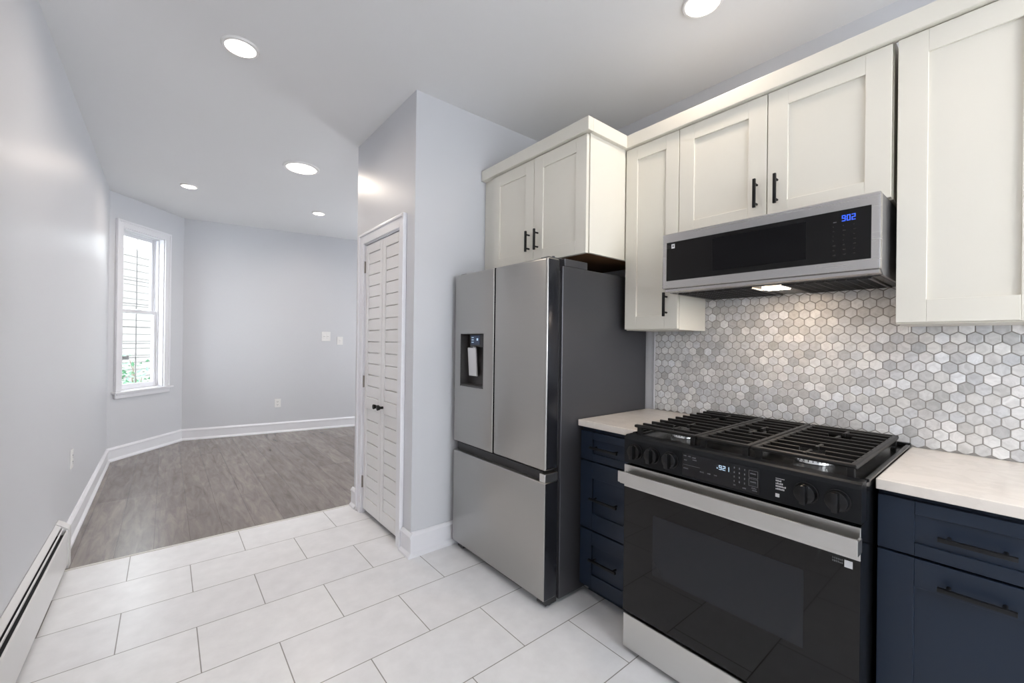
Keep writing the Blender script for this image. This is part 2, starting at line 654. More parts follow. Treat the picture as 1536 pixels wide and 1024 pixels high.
# ------------------------------------------------------------------ window
W = bpy.data.objects.new('window_1', None); COL.objects.link(W)
W.location = wp((O0 + O1) / 2, 0, OZ0)
struct(W, 'tall narrow white double-hung window in the angled wall', 'window')
CW = 0.065
m = MB()
wbox(m, O0 - CW, O0 + .004, -0.018, 0.0, OZ0, OZ1 + CW, 0.003)
wbox(m, O1 - .004, O1 + CW, -0.018, 0.0, OZ0, OZ1 + CW, 0.003)
wbox(m, O0 + .004, O1 - .004, -0.018, 0.0, OZ1 - .004, OZ1 + CW, 0.003)
for a0, a1, z0, z1 in ((O0 - CW - .006, O0 - CW + .016, OZ0, OZ1 + CW + .006), (O1 + CW - .016, O1 + CW + .006, OZ0, OZ1 + CW + .006)):
    wbox(m, a0, a1, -0.026, 0.0, z0, z1, 0.003)
wbox(m, O0 - CW, O1 + CW, -0.026, 0, OZ1 + CW - .016, OZ1 + CW + .006, 0.003)
m.build('window_casing', TRIM, W)
m = MB()
wbox(m, O0 - CW - .035, O1 + CW + .035, -0.050, 0.0, OZ0 - .022, OZ0, 0.005)
wbox(m, O0, O1, 0.0, 0.10, OZ0 - .01, OZ0 + .004)
m.build('window_sill', TRIM, W)
m = MB()
wbox(m, O0 - CW - .01, O1 + CW + .01, -0.024, 0.0, OZ0 - .075, OZ0 - .022, 0.006)
wbox(m, O0 - CW + .0, O1 + CW - .0, -0.032, 0.0, OZ0 - .036, OZ0 - .022, 0.005)
m.build('window_apron', TRIM, W)
JW = 0.014
m = MB()
wbox(m, O0, O0 + JW, 0.001, 0.14, OZ0, OZ1)
wbox(m, O1 - JW, O1, 0.001, 0.14, OZ0, OZ1)
wbox(m, O0, O1, 0.001, 0.14, OZ1 - JW, OZ1)
# stops and tracks
for a0, a1 in ((O0 + JW, O0 + JW + .012), (O1 - JW - .012, O1 - JW)):
    wbox(m, a0, a1, 0.055, 0.068, OZ0, OZ1, 0.002)
    wbox(m, a0, a1, 0.098, 0.106, OZ0, OZ1, 0.002)
wbox(m, O0 + JW, O1 - JW, 0.055, 0.068, OZ1 - JW - .014, OZ1 - JW, 0.002)
m.build('window_jamb', TRIM, W)
i0, i1 = O0 + JW, O1 - JW
zm = 1.575


def sash(name, d0, d1, z0, z1, rail_b, rail_t, st):
    mm = MB()
    wbox(mm, i0, i0 + st, d0, d1, z0, z1, 0.003)
    wbox(mm, i1 - st, i1, d0, d1, z0, z1, 0.003)
    wbox(mm, i0 + st, i1 - st, d0, d1, z0, z0 + rail_b, 0.003)
    wbox(mm, i0 + st, i1 - st, d0, d1, z1 - rail_t, z1, 0.003)
    so = mm.build(name, TRIM, W)
    mm = MB()
    wbox(mm, i0 + st - .003, i1 - st + .003, (d0 + d1) / 2 - .002, (d0 + d1) / 2 + .002, z0 + rail_b - .003, z1 - rail_t + .003)
    mm.build('pane', GLASS, so)
    return so


sash('upper_sash', 0.108, 0.134, zm - 0.02, OZ1 - JW, 0.035, 0.045, 0.042)
ls = sash('lower_sash', 0.070, 0.096, OZ0 + .005, zm + 0.018, 0.055, 0.036, 0.042)
m = MB(); wbox(m, (i0 + i1) / 2 - .03, (i0 + i1) / 2 + .03, 0.050, 0.068, zm + .012, zm + .024, 0.003)
m.build('sash_lock', TRIM, ls)

# outside the window
m = MB()
P0 = wp(-3.6, 2.6, 0)
for k in range(26):
    z = -0.4 + k * 0.125
    wbox(m, -2.0, 7.5, 2.6 - 0.012, 2.62, z, z + 0.11)
    wbox(m, -2.0, 7.5, 2.603, 2.62, z + 0.11, z + 0.125)
hs = m.build('neighbouring_house', SIDING)
tag(hs, 'pale clapboard side of the neighbouring house seen through the window', 'house')
m = MB(); wbox(m, -2.0, 7.5, 0.2, 2.58, -0.5, -0.4)
struct(m.build('ground_outside', GROUND), 'pale ground outside the window', 'ground')
m = MB()
for z in (1.95, 1.68, 1.41, 1.215, 1.05):
    wbox(m, -0.4, 1.6, 0.30, 0.307, z - 0.004, z + 0.004)
for t in (-0.35, 0.66, 1.5):
    wbox(m, t, t + 0.009, 0.307, 0.315, 0.3, 2.5)
wbox(m, 0.40, 0.56, 0.295, 0.330, 1.03, 1.07)
tag(m.build('window_guard', paint('guard_iron', rgb(96, 92, 90), rough=0.6)), 'thin metal bars standing outside the narrow window', 'window guard')
PL = thing('shrub', 'leafy green shrub growing outside the lower window pane', 'shrub', wp(1.7, 1.1, -0.4))
rnd = random.Random(3)
ms, ml = MB(), MB()
for k in range(16):
    base = wp(rnd.uniform(1.1, 2.3), rnd.uniform(0.8, 1.4), -0.4)
    top = base + Vector((rnd.uniform(-.35, .35), rnd.uniform(-.35, .35), rnd.uniform(0.95, 1.55)))
    ax = top - base
    ms.cyl(base, ax, 0.012, ax.length, seg=6, r2=0.004)
    for j in range(46):
        c = base.lerp(top, rnd.uniform(0.35, 1.02)) + Vector((rnd.uniform(-.16, .16), rnd.uniform(-.16, .16), rnd.uniform(-.08, .1)))
        d = Vector((rnd.uniform(-1, 1), rnd.uniform(-1, 1), rnd.uniform(-.6, .6))).normalized()
        s = d.cross(Vector((0, 0, 1))).normalized() * rnd.uniform(.016, .028)
        l = rnd.uniform(.05, .09)
        nrm = d.cross(s).normalized() * 0.008
        ml.quad([c, c + d * l * .5 + s + nrm, c + d * l, c + d * l * .5 - s + nrm])
ms.build('stem', STEM, PL)
ml.build('foliage', LEAF, PL)

# ------------------------------------------------------------------ closet door and casing
m = MB()
cw = 0.068
for y0, y1 in ((DY0 - cw, DY0 + .004), (DY1 - .004, DY1 + cw)):
    m.box(XC - 0.016, XC, y0, y1, 0, DZ + cw, 0.003)
m.box(XC - 0.016, XC, DY0 + .004, DY1 - .004, DZ - .004, DZ + cw, 0.003)
m.box(XC - 0.026, XC, DY0 - cw - .004, DY0 - cw + .016, 0, DZ + cw + .004, 0.004)
m.box(XC - 0.026, XC, DY1 + cw - .016, DY1 + cw + .004, 0, DZ + cw + .004, 0.004)
m.box(XC - 0.026, XC, DY0 - cw, DY1 + cw, DZ + cw - .014, DZ + cw + .004, 0.004)
m.box(XC, XC + 0.1, DY0 - .001, DY0 + .012, 0, DZ)
m.box(XC, XC + 0.1, DY1 - .012, DY1 + .001, 0, DZ)
m.box(XC, XC + 0.1, DY0, DY1, DZ - .012, DZ + .001)
struct(m.build('trim_2', TRIM), 'white moulded casing around the closet door', 'trim')

D = bpy.data.objects.new('door_1', None); COL.objects.link(D)
D.location = (XC + 0.02, (DY0 + DY1) / 2, 0.03)
struct(D, 'white louvred bifold closet door with two leaves and black knobs', 'door')
XD0, XD1 = XC + 0.004, XC + 0.034
ym = 2.805


def leaf(y0, y1, zt, hy):
    mm = MB()
    st = 0.046
    z0 = 0.035
    mm.box(XD0, XD1, y0, y0 + st, z0, zt, 0.003)
    mm.box(XD0, XD1, y1 - st, y1, z0, zt, 0.003)
    a, b = y0 + st, y1 - st
    mm.box(XD0, XD1, a, b, z0, 0.125, 0.003)
    mm.box(XD0, XD1, a, b, 0.785, 0.870, 0.003)
    mm.box(XD0, XD1, a, b, 1.925, zt, 0.003)
    lf = mm.build('door_leaf', DOORW, D)
    for (s0, s1) in ((0.125, 0.785), (0.870, 1.925)):
        n = round((s1 - s0) / 0.079)
        h = (s1 - s0) / n
        mm = MB()
        for k in range(n):
            za = s0 + k * h
            mm.box(XD0 + 0.007, XD0 + 0.022, a - .001, b + .001, za + 0.003, za + h - 0.003, 0.0015)
        mm.box(XD0 + 0.0195, XD0 + 0.026, a - .001, b + .001, s0 - .001, s1 + .001)
        mm.build('louvre_panel', DOORW, lf)
    for hz in (1.83, 0.98, 0.235):
        mm = MB()
        mm.cyl((XC - 0.002, hy, hz - 0.044), (0, 0, 1), 0.0040, 0.088, seg=10)
        mm.box(XC - 0.001, XC + 0.006, hy - 0.006, hy + 0.006, hz - 0.042, hz + 0.042)
        mm.build('hinge', BRASS, lf, smooth=True)
    return lf


lfL = leaf(ym + 0.002, DY1 - 0.014, 1.988, DY1 - 0.011)
lfR = leaf(DY0 + 0.014, ym - 0.002, 1.988, DY0 + 0.011)
for lf, ky in ((lfL, ym + 0.036), (lfR, ym - 0.036)):
    mm = MB()
    mm.cyl((XD0, ky, 0.828), (-1, 0, 0), 0.009, 0.022, seg=14)
    mm.cyl((XD0 - 0.020, ky, 0.828), (-1, 0, 0), 0.013, 0.022, seg=20, r2=0.018, bev=0.004)
    mm.build('knob', BLACKH, lf, smooth=True)

# ------------------------------------------------------------------ ceiling lamps
LG = 'recessed ceiling lights'


def lamp(x, y, r, trim, label, watts=LAMP):
    t = thing('recessed_light', label, 'ceiling light', (x, y, CZ), LG)
    mm = MB(); mm.ring((x, y, CZ), r, trim, 0.010)
    mm.build('trim_ring', PLATE, t, smooth=True)
    mm = MB(); mm.cyl((x, y, CZ - 0.0005), (0, 0, -1), r + .0005, 0.005, seg=40)
    mm.build('lamp_lens', LAMPM, t)
    ld_ = bpy.data.lights.new('downlight', 'AREA')
    ld_.shape = 'DISK'
    ld_.size = 2 * r
    ld_.energy = watts
    ld_.color = LAMP_COL
    ld_.spread = math.radians(165)
    lo = bpy.data.objects.new('downlight', ld_)
    COL.objects.link(lo)
    lo.parent = t
    lo.location = (0, 0, -0.0065)


lamp(0.280, 2.573, 0.066, 0.086, 'recessed light nearest the long left wall, in front of the closet')
lamp(0.900, 4.025, 0.115, 0.146, 'widest recessed light, beyond the corner of the closet', LAMP * 2.0)
lamp(0.158, 5.245, 0.056, 0.072, 'small far recessed light close to the window wall')
lamp(1.382, 5.320, 0.056, 0.072, 'small far recessed light next to the closet edge')
lamp(1.805, 0.905, 0.068, 0.084, 'recessed light over the kitchen in front of the white wall cabinets', LAMP * 0.75)
lamp(0.300, 0.300, 0.066, 0.086, 'unseen recessed light added directly overhead behind the camera')  # extra lamp out of view, added to brighten the kitchen
lamp(1.600, -0.85, 0.068, 0.084, 'unseen recessed light added behind the camera over the counter end')  # second out-of-view lamp, added as fill


# ------------------------------------------------------------------ outlets and switches
def plate_on(name, label, cat, c, tvec, nvec, w, h, kind, group=None):
    """c: centre on the wall, tvec along wall, nvec into the room"""
    t = thing(name, label, cat, c, group)
    rot = Matrix(((nvec[0], tvec[0], 0), (nvec[1], tvec[1], 0), (0, 0, 1)))
    n3 = Vector((nvec[0], nvec[1], 0)); t3 = Vector((tvec[0], tvec[1], 0)); c = Vector(c)
    mm = MB(); mm.obox(c + n3 * .003, (.006, w, h), rot, 0.002)
    mm.build('cover_plate', PLATE, t)
    if kind == 'outlet':
        for dz in (-.02, .02):
            mm = MB(); mm.obox(c + n3 * .0065 + Vector((0, 0, dz)), (.003, .034, .028), rot, 0.001)
            rec = mm.build('receptacle', PLATE, t)
            mm = MB()
            for dt in (-.006, .006):
                mm.obox(c + n3 * .0083 + t3 * dt + Vector((0, 0, dz + .003)), (.001, .003, .010), rot)
            mm.obox(c + n3 * .0083 + Vector((0, 0, dz - .009)), (.001, .005, .005), rot)
            mm.build('slots', SLOT, rec)
    else:
        for dt in ((0,) if kind == 'one' else (-.023, .023)):
            mm = MB(); mm.obox(c + n3 * .008 + t3 * dt, (.005, .030, .062), rot, 0.002)
            mm.build('switch_rocker', PLATE, t)
            mm = MB(); mm.obox(c + n3 * .0107 + t3 * dt, (.001, .028, .002), rot)
            mm.build('rocker_gap', SLOT, t)


plate_on('wall_outlet', 'white wall outlet low on the long left wall past the heater', 'outlet', (XL, 3.85, 0.505), (0, 1), (1, 0), .075, .118, 'outlet')


def bp(s):
    q = B + tB * s
    return q


q = bp(1.052); plate_on('wall_outlet', 'white wall outlet low on the far wall', 'outlet', (q.x, q.y, .405), tB, nB, .075, .118, 'outlet')
q = bp(1.655); plate_on('light_switch', 'wider double white light switch on the far wall', 'light switch', (q.x, q.y, 1.335), tB, nB, .118, .135, 'two')
q = bp(1.845); plate_on('light_switch', 'small single white switch nearest the closet edge on the far wall', 'light switch', (q.x, q.y, 1.275), tB, nB, .080, .118, 'one')

# ------------------------------------------------------------------ baseboard heater
H = thing('baseboard_heater', 'long white baseboard heater with a slotted top along the left wall', 'heater', (XL, 1.0, 0.0))
y0, y1 = -0.6, 3.36
xf = -0.409
m = MB()
m.prism([(XL + .001, 0.02), (XL + .001, 0.250), (XL + .004, 0.252), (XL + .024, 0.238), (XL + .025, 0.233), (XL + .022, 0.233), (XL + .004, 0.245), (XL + .004, 0.02)], y0, y1)
m.build('back_panel', HEATW, H)
m = MB()
m.prism([(xf - .003, 0.022), (xf, 0.025), (xf, 0.208), (xf - .005, 0.214), (xf - .007, 0.212), (xf - .003, 0.206)], y0, y1)
m.build('front_panel', HEATW, H)
m = MB()
m.prism([(XL + .0305, 0.229), (XL + .0345, 0.226), (XL + .0345, 0.218), (XL + .0305, 0.221)], y0, y1)
m.build('damper', HEATW, H)
m = MB(); m.box(XL + .005, xf - .006, y0, y1, 0.015, 0.190)
m.build('heating_element', HEATBK, H)
m = MB()
m.prism([(XL + .001, 0.0), (XL + .001, 0.254), (XL + .006, 0.256), (XL + .028, 0.240), (xf + .001, 0.217), (xf + .004, 0.208), (xf + .004, 0.0)], y1 - .002, y1 + 0.07)
m.build('end_cap', HEATW, H)


# ------------------------------------------------------------------ cabinets
def shaker(mb, X, y0, y1, z0, z1, st=0.07, th=0.020, rec=0.009, bev=0.0015, rail=None):
    rail = st if rail is None else rail
    mb.box(X, X + th, y0, y0 + st, z0, z1, bev)
    mb.box(X, X + th, y1 - st, y1, z0, z1, bev)
    mb.box(X, X + th, y0 + st, y1 - st, z0, z0 + rail, bev)
    mb.box(X, X + th, y0 + st, y1 - st, z1 - rail, z1, bev)
    mb.box(X + rec, X + th, y0 + st - .002, y1 - st + .002, z0 + rail - .002, z1 - rail + .002)
    return mb


def vhandle(X, y, z0, z1, parent):
    mb = MB()
    mb.box(X - 0.036, X - 0.025, y - .0055, y + .0055, z0, z1, 0.001)
    for z in (z0 + .020, z1 - .020):
        mb.cyl((X, y, z), (-1, 0, 0), 0.0048, 0.027, seg=12)
    return mb.build('bar_handle', BLACKH, parent, smooth=True)


def hhandle(X, z, ya, yb, parent):
    mb = MB()
    mb.box(X - 0.036, X - 0.025, ya, yb, z - .0055, z + .0055, 0.001)
    for y in (ya + .020, yb - .020):
        mb.cyl((X, y, z), (-1, 0, 0), 0.0048, 0.027, seg=12)
    return mb.build('bar_handle', BLACKH, parent, smooth=True)


XD = 1.96          # front of upper doors
XB = 2.2505        # backs of the wall cupboards
CT = 2.352         # top of doors


def wall_cab(name, label, y0, y1, z0, doors, xfront=XD, back=XB, zt=CT, bottom=None):
    t = thing(name, label, 'cabinet', ((xfront + back) / 2, (y0 + y1) / 2, z0))
    mb = MB(); mb.box(xfront + 0.0215, back, y0, y1, z0 - 0.005, zt + 0.02, 0.001)
    mb.build('cabinet_body', CABW, t)
    for (a, b, hy, hz0, hz1, st) in doors:
        mb = MB(); shaker(mb, xfront, a, b, z0, zt, st)
        d = mb.build('cabinet_door', CABW, t)
        if hy is not None:
            vhandle(xfront, hy, hz0, hz1, d)
    return t


YN0, YN1 = 1.092, 1.405
wall_cab('wall_cabinet', 'tall narrow white wall cabinet between the fridge cabinet and the microwave', YN0, YN1, 1.363, [(YN0 + .001, YN1 - .003, 1.150, 1.425, 1.545, .070)])
wall_cab('wall_cabinet', 'wide white two-door wall cabinet above the microwave', 0.294, YN0 - .001, 1.812, [(0.696, YN0 - .003, 0.733, 1.872, 1.995, .074), (0.297, 0.692, 0.655, 1.872, 1.995, .074)])
wall_cab('wall_cabinet', 'tall white wall cabinet right of the microwave', -0.075, 0.284, 1.370, [(-0.072, 0.282, None, 0, 0, .076)])
# cabinet over the refrigerator
XO = 1.637
YO0, YO1 = 1.408, 2.312
T = thing('wall_cabinet', 'deep white two-door cabinet above the refrigerator', 'cabinet', (1.9, 1.86, 1.745))
m = MB()
m.box(XO + .025, 1.958, YO0, YO0 + .018, 1.747, CT + .02, 0.001)
m.box(1.958, 2.258, YO0 + .003, YO0 + .018, 1.747, CT + .02)
m.box(XO + .022, 2.258, YO1 - .018, YO1, 1.747, CT + .02, 0.001)
m.box(XO + .022, 2.258, YO0 + .018, YO1 - .018, CT, CT + .02)
m.box(2.246, 2.258, YO0 + .018, YO1 - .018, 1.76, CT)
m.box(XO + .018, XO + .036, 2.200, YO1, 1.747, CT + .02, 0.001)
m.box(XO + .022, XO + .03, YO0 + .018, YO1 - .018, 1.747, CT)
m.build('cabinet_body', CABW, T)
m = MB(); m.box(XO + .031, 2.244, YO0 + .019, YO1 - .019, 1.755, 1.768)
b = m.build('cabinet_bottom', CABWOOD, T); b['label'] = 'unpainted brown underside panel'
for a, bb, hy in ((1.808, 2.203, 1.842), (YO0 + .003, 1.804, 1.768)):
    m = MB(); shaker(m, XO, a, bb, 1.745, CT - .002, 0.072)
    d = m.build('cabinet_door', CABW, T)
    vhandle(XO, hy, 1.812, 1.932, d)
# crown
m = MB()
m.box(XO - .018, XO + .02, YO0 - .022, 2.312, CT + .005, CT + .074, 0.003)
m.box(XO + .02, XD - .018, YO0 - .022, YO0 + .02, CT + .005, CT + .074, 0.003)
m.box(XD - .018, XD + .02, -0.095, YO0 + .018, CT + .005, CT + .074, 0.003)
cm = m.build('crown_moulding', CABW)
tag(cm, 'plain white crown board running along the tops of the wall cabinets', 'crown moulding')

# base cabinets
XF = 1.645
CZT, CTH = 0.897, 0.031


def base_cab(label, y0, y1):
    t = thing('base_cabinet', label, 'cabinet', (1.95, (y0 + y1) / 2, 0))
    mb = MB()
    mb.box(XF + .0215, 2.250, y0, y1, 0.105, CZT - CTH - .0005, 0.001)
    mb.build('cabinet_body', NAVY, t)
    mb = MB(); mb.box(XF + .075, XF + .09, y0 + .001, y1 - .001, 0.0, 0.105)
    mb.box(XF + .09, 2.24, y0 + .001, y0 + .018, 0.0, 0.105)
    mb.box(XF + .09, 2.24, y1 - .018, y1 - .001, 0.0, 0.105)
    mb.build('toe_kick', NAVY, t)
    return t


YL0, YL1 = 1.070, 1.436
T = base_cab('narrow navy blue base cabinet with three drawers between fridge and range', YL0, YL1)
for z0, z1, rail in ((0.700, 0.842, 0.036), (0.357, 0.692, 0.080), (0.066, 0.349, 0.068)):
    m = MB(); shaker(m, XF, YL0 + .002, YL1 - .003, z0, z1, 0.076, rail=rail)
    d = m.build('drawer', NAVY, T)
    zc = {0.700: .772, 0.357: .520, 0.066: .221}[z0]
    hhandle(XF, zc, 1.190, 1.352, d)
YR0, YR1 = -0.128, 0.274
T = base_cab('navy blue base cabinet with a drawer over a door right of the range', YR0, YR1)
m = MB(); shaker(m, XF, YR0 + .002, YR1 - .002, 0.694, 0.848, 0.080, rail=0.036)
d = m.build('drawer', NAVY, T); hhandle(XF, 0.767, 0.003, 0.143, d)
m = MB(); shaker(m, XF, YR0 + .002, YR1 - .002, 0.066, 0.687, 0.080)
d = m.build('cabinet_door', NAVY, T); hhandle(XF, 0.633, 0.003, 0.143, d)
# worktops
m = MB(); m.box(1.625, 2.2515, YL0 - .004, YL1, CZT - CTH, CZT, 0.0025)
tag(m.build('countertop', QUARTZ), 'short white quartz countertop between the refrigerator and the range', 'countertop')
m = MB(); m.box(1.625, 2.2515, -0.150, 0.274, CZT - CTH, CZT, 0.0025)
tag(m.build('countertop', QUARTZ), 'white quartz countertop right of the range', 'countertop')


# ------------------------------------------------------------------ hexagon backsplash
def clip(poly, ax, v, keep_less):
    out = []
    n = len(poly)
    for i in range(n):
        p, q = poly[i], poly[(i + 1) % n]
        ip = (p[ax] <= v) if keep_less else (p[ax] >= v)
        iq = (q[ax] <= v) if keep_less else (q[ax] >= v)
        if ip:
            out.append(p)
        if ip != iq:
            f = (v - p[ax]) / (q[ax] - p[ax])
            out.append((p[0] + (q[0] - p[0]) * f, p[1] + (q[1] - p[1]) * f))
    return out


def backsplash():
    t = thing('backsplash', 'grey and white marble hexagon mosaic backsplash behind the range', 'backsplash', (2.256, 0.63, CZT))
    bm = bmesh.new()
    lay = bm.loops.layers.float_color.new('stone')
    Rr = 0.0243
    w = math.sqrt(3) * Rr
    rg = random.Random(11)
    zones = [(-0.145, 0.286, 1.372), (0.286, 1.094, 1.60), (1.094, 1.392, 1.366)]
    for row in range(0, 21):
        zc = CZT + 0.0215 + row * 1.5 * Rr
        for k in range(-6, 40):
            yc = k * w + (w / 2 if row % 2 else 0) + 0.004
            if yc < -0.17 or yc > 1.42:
                continue
            u = rg.random()
            if u < 0.12:
                g = rg.uniform(0.44, 0.54)
            elif u < 0.62:
                g = rg.uniform(0.55, 0.66)
            else:
                g = rg.uniform(0.66, 0.80)
            tint = rg.choice([(1, 1, 1.0), (1.01, 1, .985), (.985, 1, 1.03), (1.01, .995, .99), (.995, 1, 1.015)])
            col = (g * tint[0], g * tint[1], g * tint[2], 1)
            rr = Rr - 0.0019
            base = [(yc + rr * math.sin(math.pi / 3 * i), zc + rr * math.cos(math.pi / 3 * i)) for i in range(6)]
            for (za, zb, zt) in ([(-0.145, 1.392, 1.366)] if zc + rr < 1.366 else zones):
                poly = clip(clip(clip(clip(base, 0, za + .0006, False), 0, zb - .0006, True), 1, CZT + .001, False), 1, zt, True)
                if len(poly) < 3:
                    continue
                ar = abs(sum(poly[i][0] * poly[(i + 1) % len(poly)][1] - poly[(i + 1) % len(poly)][0] * poly[i][1] for i in range(len(poly)))) / 2
                if ar < 1.5e-5:
                    continue
                cy = sum(p[0] for p in poly) / len(poly)
                cz = sum(p[1] for p in poly) / len(poly)
                tilt = rg.uniform(-.0004, .0004)
                bk = [bm.verts.new((2.2565, p[0], p[1])) for p in poly]
                md = [bm.verts.new((2.2530 + tilt, p[0], p[1])) for p in poly]
                fr = [bm.verts.new((2.2522 + tilt, cy + (p[0] - cy) * .94, cz + (p[1] - cz) * .94)) for p in poly]
                fs = []
                n = len(poly)
                for i in range(n):
                    j = (i + 1) % n
                    fs.append(bm.faces.new((bk[i], bk[j], md[j], md[i])))
                    fs.append(bm.faces.new((md[i], md[j], fr[j], fr[i])))
                fs.append(bm.faces.new(fr))
                for f in fs:
                    for lp in f.loops:
                        lp[lay] = col
    bmesh.ops.recalc_face_normals(bm, faces=bm.faces[:])
    for v in bm.verts:
        v.co -= t.location
    me = bpy.data.meshes.new('mosaic_tiles')
    bm.to_mesh(me); bm.free()
    me.materials.append(HEX)
    o = bpy.data.objects.new('mosaic_tiles', me)
    COL.objects.link(o); o.parent = t
    mb = MB()
    for (za, zb, zt) in zones:
        mb.box(2.2535, 2.2598, za, zb, CZT + .0005, zt)
    mb.build('grout', GROUT, t)
    mb = MB(); mb.box(2.2515, 2.2598, 1.393, 1.400, CZT + .0005, 1.362)
    mb.build('edge_strip', TRIM, t)


backsplash()

# ------------------------------------------------------------------ refrigerator
F = thing('refrigerator', 'stainless steel french-door refrigerator with bottom freezer and water dispenser', 'refrigerator', (1.83, 1.855, 0))
FY0, FY1, FM = 1.442, 2.268, 1.862
FX0, FX1 = 1.400, 1.490
m = MB(); m.box(1.506, 2.235, FY0 + .001, FY1 - .004, 0.022, 1.665, 0.004)
m.build('fridge_body', FRSIDE, F)
m = MB(); m.box(1.488, 1.507, FY0 + .014, FY1 - .014, 0.06, 1.64)
m.build('door_gasket', DARKP, F)
DT, DB = 1.697, 0.668
# right door, one slab with softened edges
m = MB(); m.box(FX0, FX1, FY0, FM - .0048, DB, DT, 0.013, 4)
side_material(m.build('fridge_door', SS, F, smooth=True), DOORSIDE)
# left door with dispenser opening
dy0, dy1, dz0, dz1 = 1.957, 2.198, 1.014, 1.333
m = MB()
m.box(FX0 + .012, FX1, FM + .0035, FY1, DB, dz0)
bmx = m.bm
m = MB()


def door_with_hole(mb, x0, x1, Y0, Y1, Z0, Z1, hy0, hy1, hz0, hz1, dep, bev):
    bm = mb.bm
    ys = [Y0 + bev, hy0, hy1, Y1 - bev]
    zs = [Z0 + bev, hz0, hz1, Z1 - bev]
    g = [[bm.verts.new((x0, y, z)) for z in zs] for y in ys]
    for i in range(3):
        for j in range(3):
            if i == 1 and j == 1:
                continue
            bm.faces.new((g[i][j], g[i + 1][j], g[i + 1][j + 1], g[i][j + 1]))
    # hole sides
    ins = [bm.verts.new((x0 + dep, y, z)) for y, z in ((hy0, hz0), (hy1, hz0), (hy1, hz1), (hy0, hz1))]
    out = [g[1][1], g[2][1], g[2][2], g[1][2]]
    for i in range(4):
        j = (i + 1) % 4
        bm.faces.new((out[i], out[j], ins[j], ins[i]))
    bm.faces.new(ins)
    # rounded rim then sides and back
    rim = [(ys[i], zs[0]) for i in range(4)] + [(ys[3], zs[j]) for j in range(1, 4)] + [(ys[i], zs[3]) for i in (2, 1, 0)] + [(ys[0], zs[j]) for j in (2, 1)]
    ringv = [g[i][0] for i in range(4)] + [g[3][j] for j in range(1, 4)] + [g[i][3] for i in (2, 1, 0)] + [g[0][j] for j in (2, 1)]
    prev = ringv
    cy, cz = (Y0 + Y1) / 2, (Z0 + Z1) / 2
    for k in range(1, 5):
        a = math.pi / 2 * k / 4
        if k < 4:
            o, d = bev * math.sin(a), bev * (1 - math.cos(a))
        else:
            o, d = bev, bev
        cur = []
        for (y, z) in rim:
            yy = Y0 + bev - o if abs(y - ys[0]) < 1e-9 else (Y1 - bev + o if abs(y - ys[3]) < 1e-9 else y)
            zz = Z0 + bev - o if abs(z - zs[0]) < 1e-9 else (Z1 - bev + o if abs(z - zs[3]) < 1e-9 else z)
            cur.append(bm.verts.new((x0 + d, yy, zz)))
        for i in range(len(cur)):
            j = (i + 1) % len(cur)
            bm.faces.new((prev[i], prev[j], cur[j], cur[i]))
        prev = cur
    bk = [bm.verts.new((x1, v.co.y, v.co.z)) for v in prev]
    for i in range(len(bk)):
        j = (i + 1) % len(bk)
        bm.faces.new((prev[i], prev[j], bk[j], bk[i]))
    bm.faces.new(bk)


bmx.free()
door_with_hole(m, FX0, FX1, FM + .0048, FY1, DB, DT, dy0, dy1, dz0, dz1, 0.065, 0.009)
ld = m.build('fridge_door', SS, F, smooth=True)
side_material(ld, DOORSIDE)
# dispenser
m = MB()
hx = FX0 + .063
m.box(hx - .002, hx + .0015, dy0 + .001, dy1 - .001, dz0 + .001, dz1 - .001)
m.box(FX0 + .004, hx, dy0 + .0005, dy0 + .003, dz0 + .001, dz1 - .001)
m.box(FX0 + .004, hx, dy1 - .003, dy1 - .0005, dz0 + .001, dz1 - .001)
m.box(FX0 + .004, hx, dy0 + .003, dy1 - .003, dz1 - .003, dz1 - .0005)
m.box(FX0 + .002, hx, dy0 + .003, dy1 - .003, dz0 + .0005, dz0 + .012)
dsp = m.build('water_dispenser', RECESS, ld)
m = MB(); m.box(FX0 + .018, FX0 + .060, 1.985, 2.120, 1.255, 1.329, 0.004)
m.build('dispenser_head', DARKP, dsp)
m = MB(); m.box(FX0 + .0165, FX0 + .0185, 2.020, 2.112, 1.268, 1.322)
m.build('dispenser_display', FRDISP, dsp)
m = MB()
for k in range(3):
    m.box(FX0 + .0155, FX0 + .0170, 2.080, 2.102, 1.280 + k * .014, 1.284 + k * .014)
m.box(FX0 + .0155, FX0 + .0170, 2.035, 2.050, 1.292, 1.306)
m.build('display_lettering', WHITED, dsp)
m = MB(); m.obox((FX0 + .038, 2.120, 1.163), (.010, .086, .172), Matrix.Rotation(math.radians(-4), 3, 'Y'), 0.003)
m.cyl((FX0 + .042, 2.110, 1.257), (0, 0, -1), 0.010, 0.02, seg=14)
lv = m.build('dispenser_paddle', SILVERP, dsp); lv['label'] = 'silver dispenser paddle'
# freezer drawer and grip recess
m = MB(); m.box(FX0, FX1, FY0, FY1, 0.046, 0.612, 0.007, 3)
fd = m.build('freezer_drawer', SS, F, smooth=True)
side_material(fd, DOORSIDE)
m = MB(); m.box(FX0 + .030, FX1 - .002, FY0 + .042, FY1 - .003, 0.610, 0.655)
m.build('grip_recess', DARKP, F)
m = MB(); m.box(FX0 + .001, FX1, FY0 + .001, FY0 + .040, 0.613, 0.654, 0.003)
ec = m.build('grip_end_cap', SSH, F); ec['label'] = 'bright end cap of the freezer grip'
